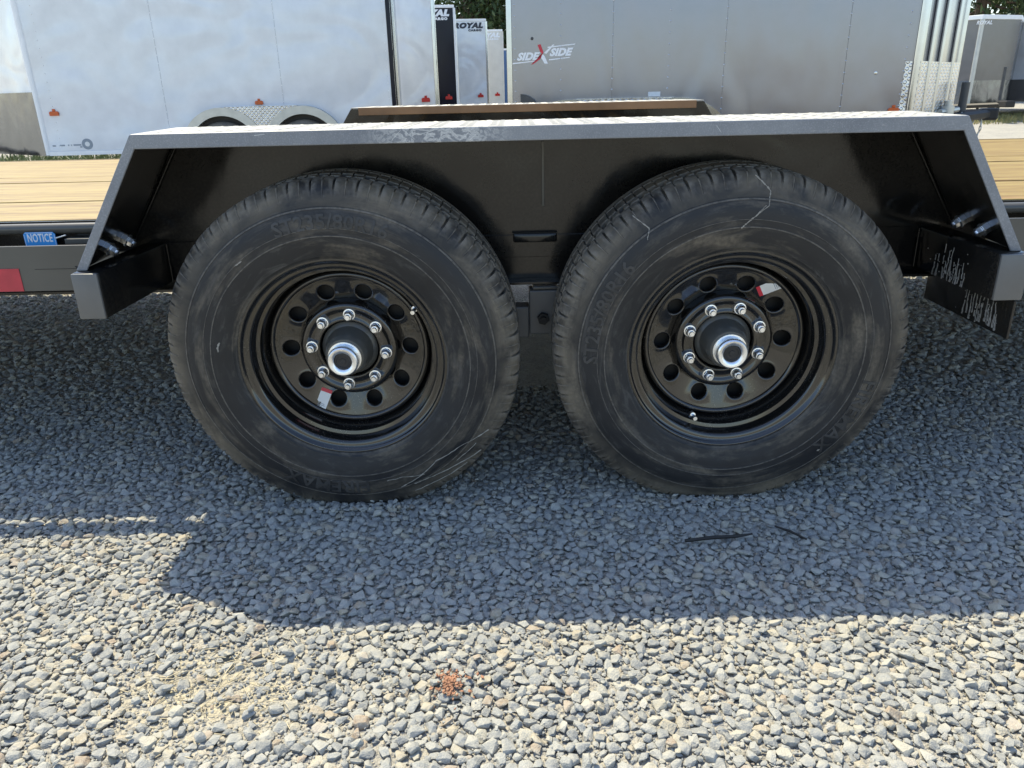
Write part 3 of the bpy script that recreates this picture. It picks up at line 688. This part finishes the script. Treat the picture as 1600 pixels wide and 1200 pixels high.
def cargo(label, loc, deg, sg, L, skin, seams=(), W=2.1, zb=.375, zt=2.24, nose=.6, front=True, rivets=(), roofmat='roofw', rear='alu', doorm=None, trim='roofw', guard='tread', guard_wrap=0., post_w=.06, group=None, jack=(.42, -1, -1), tz=None, reach=1.0, noser=.045):
    t = thing('cargo_trailer', label, 'cargo trailer', (*loc, 0), R(deg), group)
    P = lambda s, y: (sg*s, y)
    fp = [P(.0, .002), P(L, .002), P(L+nose, W/2), P(L, W-.002), P(0, W-.002)]
    MB().prism(fp, zb, zt-.045, 'z').build('body', M[skin], t, world=False)
    rp = [P(-.012, -.012), P(L+.008, -.012), P(L+nose+.012, W/2), P(L+.008, W+.012), P(-.012, W+.012)]
    MB().prism(rp, zt-.0449, zt, 'z').build('roof_trim', M[roofmat], t, world=False, bevel=.008)
    ed = [0.012]+list(seams)+[L-.045]
    for a, b_ in zip(ed[:-1], ed[1:]):
        x0, x1 = sorted((sg*(a+.0008), sg*(b_-.0008)))
        MB().box((x0, -.0045, zb+.03), (x1, .0015, zt-.0455)).build('side_panel', M[skin], t, world=False, bevel=.0015)
    x0, x1 = sorted((sg*.0, sg*(L-.02))); MB().box((x0, -.009, zb-.012), (x1, .0017, zb+.0295)).build('bottom_rail', M[trim], t, world=False, bevel=.003)
    if rivets:
        rv = MB()
        for q in rivets:
            for k in range(24):
                z = zb+.08+k*.0762; v0 = len(rv.v); xx = sg*q
                rv.lathe([(.0001, -.0085), (.004, -.0078), (.0062, -.0046)], 8)
                rv.v[v0:] = [(a+xx, b_, c+z) for a, b_, c in rv.v[v0:]]
        o = rv.build('rivets', M['alu'] if skin != 'white' else M['roofw'], t, world=False, smooth=60); o['kind'] = 'stuff'
    # rear frame, doors and bars
    x0, x1 = sorted((sg*-.03, sg*.0115))
    MB().box((x0, -.006, zb-.012), (x1, post_w, zt-.0455)).build('rear_post', M[rear], t, world=False, bevel=.004)
    x0, x1 = sorted((sg*-.022, sg*-.001)); MB().box((x0, post_w+.006, zb+.02), (x1, W-.02, zt-.08)).build('rear_door', M[doorm or skin], t, world=False)
    for yb in (.32, .62):
        MB().tube([(sg*-.036, yb, zb+.03), (sg*-.036, yb, zt-.12)], .013, 8).build('door_bar', M['alu'], t, world=False, smooth=60)
    for z in (.62, 1.25, 1.9):
        x0, x1 = sorted((sg*-.034, sg*-.0305)); MB().box((x0, .01, z), (x1, post_w+.09, z+.05)).build('hinge', M['dark'], t, world=False)
    if front:
        # corner trim
        MB().tube([(sg*(L-.005), .022, zb-.005), (sg*(L-.005), .022, zt-.046)], .036, 16).build('corner_trim', M[trim], t, world=False, smooth=50)
        MB().tube([(sg*(L+nose-.01), W/2, zb-.005), (sg*(L+nose-.01), W/2, zt-.046)], noser, 16).build('nose_trim', M['alu'] if trim != 'roofw' else M[trim], t, world=False, smooth=50)
        # stone guard on the nose faces
        gp = []
        for s_, y in ((L+.012, -.012), (L+nose+.022, W/2), (L+.012, W+.012)): gp.append(P(s_, y))
        gi = [P(L-.04, .03), P(L+nose-.06, W/2), P(L-.04, W-.03)]
        MB().prism(gp+gi[::-1], zb-.01, zb+.60, 'z').build('stone_guard', M[guard], t, world=False)
        if guard_wrap:
            x0, x1 = sorted((sg*(L-guard_wrap), sg*(L-.042))); MB().box((x0, -.0075, zb-.008), (x1, -.0046, zb+.60)).build('guard_wrap', M[guard], t, world=False)
        # tongue: two rails, coupler, jack, chains
        e = L+nose
        z_ = tz if tz else zb
        for yb in (.25, W-.25):
            MB().tube([P(e-.5, yb)+(z_-.04,), P(e+reach*.75, W/2+(-.04 if yb < 1 else .04))+(z_,)], .036, 6).build('tongue_rail', M['dark'], t, world=False)
        MB().box((min(sg*(e+reach*.62), sg*(e+reach)), W/2-.055, z_-.05), (max(sg*(e+reach*.62), sg*(e+reach)), W/2+.055, z_+.045)).build('coupler', M['dark'], t, world=False, bevel=.02)
        q = MB().tube([P(e+jack[0], W/2-.06)+(z_-.20 if jack[1] < 0 else jack[1]-.3,), P(e+jack[0], W/2-.06)+(z_+.45 if jack[2] < 0 else jack[2],)], .032, 12); q.build('jack', M['post'], t, world=False, smooth=50)
    return t
def arch_fender(t, centres, zc, ro, ri, sg, bandm, skirtm, prot=.10, tyre=.325):
    for c_ in centres:
        n_ = 28; out = [(c_+ro*math.cos(PI*k/n_), zc+ro*math.sin(PI*k/n_)) for k in range(n_+1)]; inn = [(c_+ri*math.cos(PI*k/n_), zc+ri*math.sin(PI*k/n_)) for k in range(n_+1)]
        b = MB()
        for k in range(n_): b.prism([out[k], out[k+1], inn[k+1], inn[k]], -prot, -.0046)
        b.build('fender_arch', M[bandm], t, world=False)
        MB().prism([(c_+(ri-.002)*math.cos(PI*k/n_), zc+(ri-.002)*math.sin(PI*k/n_)) for k in range(n_+1)], -.016, -.0048).build('wheel_well', M['dark'], t, world=False)
        b = MB().lathe([(.19, -.085), (.20, -.094), (.27, -.098), (.305, -.085), (tyre, -.060), (tyre, -.0165)], 40); b.v = [(x+c_, y, z+zc-.035) for x, y, z in b.v]; b.build('tyre', M['rubber'], t, world=False, smooth=40)
        b = MB().lathe([(.0001, -.05), (.10, -.05), (.13, -.04), (.17, -.055), (.198, -.088)], 32); b.v = [(x+c_, y, z+zc-.035) for x, y, z in b.v]; b.build('wheel_rim', M['mill'], t, world=False, smooth=40)
    a, b_ = min(centres), max(centres); mid = (a+b_)/2; h = ro*.999; n_ = 14
    poly = [(a+.0, zc+h)]+[(a+(ro+.001)*math.sin(q), zc+(ro+.001)*math.cos(q)) for q in np.linspace(0, math.asin((mid-a)/ro)-.001, n_)][1:]+[(b_-(ro+.001)*math.sin(q), zc+(ro+.001)*math.cos(q)) for q in np.linspace(math.asin((mid-a)/ro)-.001, 0, n_)][:-1]+[(b_, zc+h)]
    poly = poly+[(b_, zc+h+.004), (a, zc+h+.004)]
    b = MB()
    half = len(poly)
    low = poly[1:-3]
    for k in range(len(low)-1):
        (xa, za), (xb, zb_) = low[k], low[k+1]
        if xb-xa > 1e-5: b.prism([(xa, za), (xb, zb_), (xb, zc+h+.004), (xa, zc+h+.004)], -prot+.006, -.0047)
    b.build('fender_skirt', M[skirtm], t, world=False)

# 1 the white trailer filling the left background
WT = cargo('white enclosed cargo trailer with wavy skin and polished twin wheel arches behind the left deck', (-1.3, 6.95), 6, -1, 3.55, 'white', (1.12, 2.30), nose=1.3, jack=(.0, .55, 1.0), tz=.37,
           rivets=(.04, 1.12, 2.30, 3.40), rear='navy', doorm='navy', guard='polish', post_w=.09)
arch_fender(WT, (-1.75, -.935), .365, .425, .345, -1, 'mill', 'tread')
marker(WT, -3.392, .772, M['amber']); marker(WT, -1.367, .828, M['amber'], .9); 
b = MB().lathe([(.0001, -.0068), (.030, -.0066), (.052, -.0064), (.054, -.005)], 32); b.v = [(x-3.138, y, z+.47) for x, y, z in b.v]; b.build('round_sticker', M['greyink'], WT, world=False)
b = MB().lathe([(.0001, -.0076), (.022, -.0074), (.024, -.0066)], 24); b.v = [(x-3.138, y, z+.47) for x, y, z in b.v]; b.build('sticker_centre', M['sticker'], WT, world=False)
b = MB()
for x0, w, z in ((-3.48, .03, .462), (-3.41, .05, .464), (-3.33, .012, .464), (-3.30, .008, .464), (-3.275, .075, .465), (-3.215, .022, .445)): b.box((x0, -.0060, z-.008), (x0+w, -.0046, z+.006))
b.build('fine_print', M['greyink'], WT, world=False)['kind'] = 'stuff'
# the white trailer's front jack, seen at the frame's left edge
q = MB().tube([(-4.12, -.15, .16), (-4.12, -.15, .80)], .035, 12); q.tube([(-4.12, -.15, .80), (-4.12, -.15, .845)], .045, 12); q.tube([(-4.12, -.19, .76), (-4.05, -.30, .76), (-4.05, -.30, .66)], .012, 8); q.box((-4.20, -.19, .34), (-4.04, -.10, .44))
q.build('jack', M['mill'], WT, world=False, smooth=40)
# 2 the pewter trailer on the right
GT = cargo('pewter grey enclosed cargo trailer with red and white lettering behind the far fender', (-.056, 4.852), -12, 1, 2.92, 'pewter', (.784, 1.601, 2.439), zb=.42, nose=.56,
           rivets=(.035, .39, .784, 1.20, 1.601, 2.439, 2.83), rear='alu', trim='alu', guard='tread', guard_wrap=.085, jack=(.07, .55, .872), tz=.625, reach=.36, noser=.03)
arch_fender(GT, (.46, 1.30), .385, .43, .345, 1, 'alu', 'tread', prot=.12)
marker(GT, 2.80, .700, M['amber'], .8)
MB().box((1.06, -.0062, .825), (1.15, -.0046, .858)).build('white_sticker', M['sticker'], GT, world=False)
MB().prism([(.078, .74)]+[(.078+.15*math.sin(q), .715+.146*math.cos(q)) for q in np.linspace(0, 1.35, 14)], -.03, -.0046).build('corner_guard', M['post'], GT, world=False)
for k in range(3):
    x, z = ((.17, 1.255), (.39, .62), (2.65, .95))[k]; 
    bq = MB().lathe([(.0001, -.0075), (.009, -.007), (.012, -.0046)], 14); bq.v = [(a+x, b_, c+z) for a, b_, c in bq.v]; bq.build('plug_button', M['post'] if k == 0 else M['alu'], GT, world=False)
local_text('SIDE', .070, .130, 1.128, M['print'], GT, 'lettering', bold=.0040, shear=.35, sx=1.12, space=1.05)
local_text('SIDE', .070, .385, 1.152, M['print'], GT, 'lettering', bold=.0040, shear=.35, sx=1.12, space=1.05)
MB().prism([(.012, 1.078), (.20, 1.094), (.204, 1.100), (.016, 1.087)], -.0062, -.0046).build('letter_stripe', M['print'], GT, world=False)
MB().prism([(.29, 1.186), (.498, 1.203), (.502, 1.210), (.29, 1.194)], -.0062, -.0046).build('letter_stripe', M['print'], GT, world=False)
MB().prism([(.30, 1.098), (.46, 1.112), (.463, 1.118), (.30, 1.106)], -.0062, -.0046).build('letter_stripe', M['print'], GT, world=False)
MB().prism([(.245, 1.150), (.268, 1.128), (.292, 1.075), (.266, 1.077), (.240, 1.118)], -.0066, -.0046).build('letter_cross', M['print'], GT, world=False)
MB().prism([(.262, 1.152), (.280, 1.145), (.342, 1.208), (.330, 1.208)], -.0066, -.0046).build('letter_cross', M['print'], GT, world=False)
MB().prism([(.212, 1.210), (.236, 1.213), (.258, 1.156), (.238, 1.125), (.160, 1.072), (.176, 1.075), (.232, 1.110), (.244, 1.150), (.233, 1.160)], -.0070, -.0046).build('letter_cross', M['red'], GT, world=False)
# safety chains hanging from the pewter trailer's coupler
def chain(pts, parent, name, rad=.018, wire=.0045):
    b = MB(); P = [Vector(p) for p in pts]; d = []
    for a, c in zip(P[:-1], P[1:]):
        k = max(2, int((c-a).length/.03)); d += [a+(c-a)*i/k for i in range(k)]
    d.append(P[-1])
    for i in range(len(d)-1):
        mid = (d[i]+d[i+1])/2; ax = (d[i+1]-d[i]).normalized(); sd = ax.orthogonal().normalized()
        if i % 2: sd = ax.cross(sd)
        L = (d[i+1]-d[i]).length*.62
        ring = [mid+ax*L*math.cos(q)+sd*rad*.55*math.sin(q) for q in np.linspace(0, 2*PI, 9)]
        b.tube(ring, wire, 5, cap=False)
    return b.build(name, M['mill'], parent, world=False, smooth=60)
e = 2.92+.56
chain([(e+.06, .93, .64), (e+.05, .90, .56), (e+.09, .89, .50), (e+.13, .90, .47), (e+.15, .93, .56), (e+.17, .96, .64)], GT, 'safety_chain', .014, .0042)
chain([(e+.19, .99, .64), (e+.23, .97, .57), (e+.225, .96, .50), (e+.20, .955, .44)], GT, 'safety_chain', .014, .0042)
b = MB().tube([(e-.12, .70, .60), (e-.12, .70, .70)], .05, 14); b.tube([(e-.12, .70, .70), (e-.12, .70, .74)], .03, 12); b.tube([(e-.2, .60, .66), (e+.0, .86, .67)], .022, 8)
b.build('jack_gearbox', M['mill'], GT, world=False, smooth=40)
W_ = 1.05
for k_, yb in ((.20, .30), (.45, .55), (.78, .82)):
    MB().tube([(2.93+.56*k_, W_*k_-.012, .42), (2.93+.56*k_, W_*k_-.012, 2.19)], .016, 10).build('nose_strip', M['alu'], GT, world=False, smooth=50)
# 3 the row of trailer ends between them
def row(label, x, y, skin, txt, tcol, red=True, **kw):
    t = cargo(label, (x, y), 6, -1, 4.2, skin, (1.22, 2.44), front=False, **kw)
    if red: marker(t, -.146, .79, M['redlens'], 1.3)
    if txt:
        local_text('ROYAL', .125, -.36+txt[0], 2.115+txt[1], M[tcol], t, 'lettering', bold=.011, shear=.25, sx=1.30, space=1.18)
        local_text('CARGO', .050, -.22+txt[0], 2.03+txt[1], M[tcol], t, 'lettering', bold=.0045, sx=1.3, space=1.25)
    return t
row('white cargo trailer end directly right of the white trailer with its dark rear door', -1.13, 9.9, 'white', None, None)
row('black cargo trailer with white lettering near its top in the row of trailer ends', -1.02, 12.6, 'navy', (-.02, 0), 'print', rear='roofw', doorm='navy')
row('white cargo trailer with dark lettering beside the black one in the row', -.578, 15.4, 'white', (0, 0), 'ink', rear='alu')
row('cream cargo trailer with white lettering at the far end of the row', -.289, 18.4, 'cream', (0, 0), 'print', rear='cream')
row('blue cargo trailer mostly hidden behind the cream one', -.20, 21.2, 'bluep', None, None, zt=1.95, red=False)
row('low dark trailer peeping out beside the pewter trailer', -.06, 24.5, 'navy', None, None, zt=2.1, red=False)
# 4 trailers far right
def vnose(label, pl, pr, tip, back, skin, gmat, zt=2.2, zb=.37, textat=None):
    t = thing('cargo_trailer', label, 'cargo trailer', (tip[0], tip[1], 0))
    tx, ty = tip
    q = lambda p: (p[0]-tx, p[1]-ty)
    fp = [q(pl), (0, 0), q(pr), (q(pr)[0]+back[0], q(pr)[1]+back[1]), (q(pl)[0]+back[0], q(pl)[1]+back[1])]
    MB().prism(fp, zb, zt-.09, 'z').build('body', M[skin], t, world=False)
    cx = sum(p[0] for p in fp)/5; cy = sum(p[1] for p in fp)/5
    ex = lambda k: [(cx+(p[0]-cx)*k, cy+(p[1]-cy)*k) for p in fp]
    MB().prism(ex(1.012), zt-.0899, zt, 'z').build('roof_trim', M['roofw'], t, world=False, bevel=.01)
    MB().prism(ex(1.006), zb-.01, zb+.49, 'z').build('stone_guard', M[gmat], t, world=False)
    MB().tube([(0, .01, zb), (0, .01, zt-.091)], .05, 20).build('nose_trim', M['mill'], t, world=False, smooth=50)
    MB().tube([(-.5, .2, zb-.06), (.1, -1.1, zb+.0)], .05, 6).build('tongue_rail', M['dark'], t, world=False)
    MB().tube([(.6, .2, zb-.06), (.2, -1.1, zb+.0)], .05, 6).build('tongue_rail', M['dark'], t, world=False)
    MB().tube([(.25, -.75, .12), (.25, -.75, 1.12)], .035, 10).build('jack', M['post'], t, world=False, smooth=50)
    b = MB().box((.05, -1.35, zb-.05), (.25, -.95, zb+.08)); b.build('coupler', M['dark'], t, world=False, bevel=.02)
    return t
V = vnose('charcoal cargo trailer with a pointed nose and white roof trim at the far right', (9.96, 17.3), (11.36, 17.3), (10.24, 16.85), (2.9, 4.4), 'charcoal', 'polish')
me = text_mesh('ROYAL', .10, .003, .2, .0012, 1.1); me.materials.append(M['print'])
me.transform(Matrix.Translation((-.02, -.115, 2.03)) @ Matrix.Rotation(PI/2, 4, 'X')); link('lettering', me, V)
vnose('sunlit white cargo trailer cut by the right edge of the photo', (11.9, 18.8), (14.2, 18.2), (12.7, 16.9), (3.5, 4.5), 'white', 'charcoal', zt=2.2, zb=.37)
vnose('pale cargo trailer standing behind the charcoal pointed one', (10.9, 20.3), (12.4, 20.3), (11.6, 20.0), (2.9, 4.4), 'white', 'polish', zt=2.25)

# ------------------------------------------------------------------ trees
def bark(): 
    m = NT('bark'); n = m.noise(m.coord(scale=(1, 1, .25)), 9, 5); m.set(color=m.ramp(n, [(.3, (.06, .042, .03)), (.7, (.17, .125, .09))]), rough=.9, normal=m.bump(n, .6, .05)); return m.m
def leafm(a, b_):
    m = NT('foliage'); n = m.noise(m.coord(), .9, 4); m.set(color=m.ramp(n, [(.32, a), (.68, b_)]), rough=.55, spec=.3); m.b.inputs['Transmission Weight'].default_value = 0; return m.m
BARK = bark(); LEAF = (leafm((.018, .038, .014), (.055, .085, .022)), leafm((.03, .055, .012), (.10, .13, .03)))
def tree(label, x, y, h, rad, z0, mat, seed, n=9000, name='conifer_tree'):
    g_ = np.random.default_rng(seed); t = thing(name, label, 'tree', (x, y, 0), 0, 'trees behind the trailer rows')
    b = MB().tube([(0, 0, -.2), (.1, 0, h*.3), (-.1, .1, h*.65), (0, 0, h)], [h*.024, h*.018, h*.011, .03], 10)
    cl = []
    for k in range(84):
        z = z0+(h-z0)*g_.uniform(0, 1)**1.15; q = rad*(1-.8*(z-z0)/(h-z0))*g_.uniform(.35, 1.05); a = g_.uniform(0, 2*PI)
        c_ = np.array([q*math.cos(a), q*math.sin(a), z-.25*q]); cl.append(c_)
        b.tube([(0, 0, z), tuple(c_*np.array([.55, .55, 1])), tuple(c_)], [.07, .05, .015], 5)
    b.build('trunk', BARK, t, world=False, smooth=60)
    C = np.array(cl)[g_.integers(0, len(cl), n)]+g_.normal(0, 1, (n, 3))*np.array([.75, .75, .42]); s_ = g_.uniform(.05, .13, n)
    d1 = g_.normal(size=(n, 3)); d1 /= np.linalg.norm(d1, axis=1)[:, None]; d2 = np.cross(d1, g_.normal(size=(n, 3))); d2 /= np.linalg.norm(d2, axis=1)[:, None]
    a = C-d1*s_[:, None]*1.6; b2 = C+d2*s_[:, None]*.6; c2 = C+d1*s_[:, None]*1.6; d_ = C-d2*s_[:, None]*.6
    v = np.stack([a, b2, c2, d_], 1).reshape(-1, 3)
    me = bpy.data.meshes.new('crown'); me.from_pydata(v.tolist(), [], (np.arange(4*n).reshape(-1, 4)).tolist()); me.materials.append(mat); link('crown', me, t)
tree('dark conifer with a bare lower trunk behind the gap between the trailers', -2.15, 36, 15, 3.2, 3.2, LEAF[0], 1, 12000)
tree('bushy dark tree right of the bare trunk in the gap', .9, 38, 13, 3.4, 1.0, LEAF[0], 2, 14000)
tree('yellow-green lit tree filling the gap between the two trunks', -.9, 44, 12, 3.4, 1.2, LEAF[1], 3, 12000)
tree('dark tree above the pale trailer at the far right', 19.0, 33, 12, 3.2, 1.4, LEAF[0], 4, 12000)
tree('brighter green tree above the charcoal trailer at the far right', 23.3, 36, 12, 3.4, 1.2, LEAF[1], 5, 12000)
tree('dark tree beyond the sunlit trailer at the right edge', 27.0, 38, 13, 3.4, 1.2, LEAF[0], 6, 9000)
tree('dark tree left of the bare trunk mostly hidden by trailers', -6.2, 42, 14, 3.6, 1.2, LEAF[0], 8, 9000)

grass('grass', 'green grass growing under the white trailer', -8.8, -5.0, 8.3, 11.5, 2600, ((.05, .085, .03), (.13, .16, .06)), .16)
grass('dry_grass', 'dry yellow grass in front of the charcoal trailer', 9.6, 16.0, 15.4, 18.8, 3200, ((.36, .30, .12), (.22, .22, .08)), .14)

# ------------------------------------------------------------------ small things lying on the gravel
b = MB().tube([(.300, -.184, .010), (.36, -.178, .013), (.41, -.172, .011), (.445, -.165, .012)], [.0035, .004, .0035, .002], 6)
tag(b.build('plastic_strip', M['dark'], None, smooth=50), 'longer black plastic strip lying on the gravel below the right wheel', 'strip')
b = MB().tube([(.500, -.140, .014), (.525, -.156, .012), (.552, -.186, .010)], [.002, .003, .002], 6)
tag(b.build('plastic_strip', M['dark'], None, smooth=50), 'shorter bent black strip lying right of the longer one', 'strip')
rust = simple('reddish bark', (.29, .145, .085), .8, vary=.4, vscale=60)
pc = thing('bark_clump', 'reddish brown clump of bark crumbs on the sunlit gravel', 'bark', (-.158, -.582, .004))
b = MB()
for k in range(150):
    x, y = random.gauss(0, .009)+.004*math.sin(k), random.gauss(0, .013); z = max(0, .006-.22*math.hypot(x, y))*random.uniform(.3, 1.2)+.002
    if k > 118: x *= 3.2; y *= 1.9; z = .004
    s_ = random.uniform(.0016, .0060)*(1 if k % 3 else .5); a = random.uniform(0, PI); c_, s2 = math.cos(a)*s_, math.sin(a)*s_
    b.hexa([(x-c_, y-s2, z-.001), (x+s2*.6, y-c_*.6, z-.001+random.uniform(-.001, .001)), (x+c_, y+s2, z), (x-s2*.6, y+c_*.6, z), (x-c_*.8, y-s2*.8, z+.0008), (x+s2*.45, y-c_*.45, z+.0007), (x+c_*.8, y+s2*.8, z+.0014), (x-s2*.45, y+c_*.45, z+.0006)])
o = b.build('crumbs', rust, pc, world=False); o['kind'] = 'stuff'
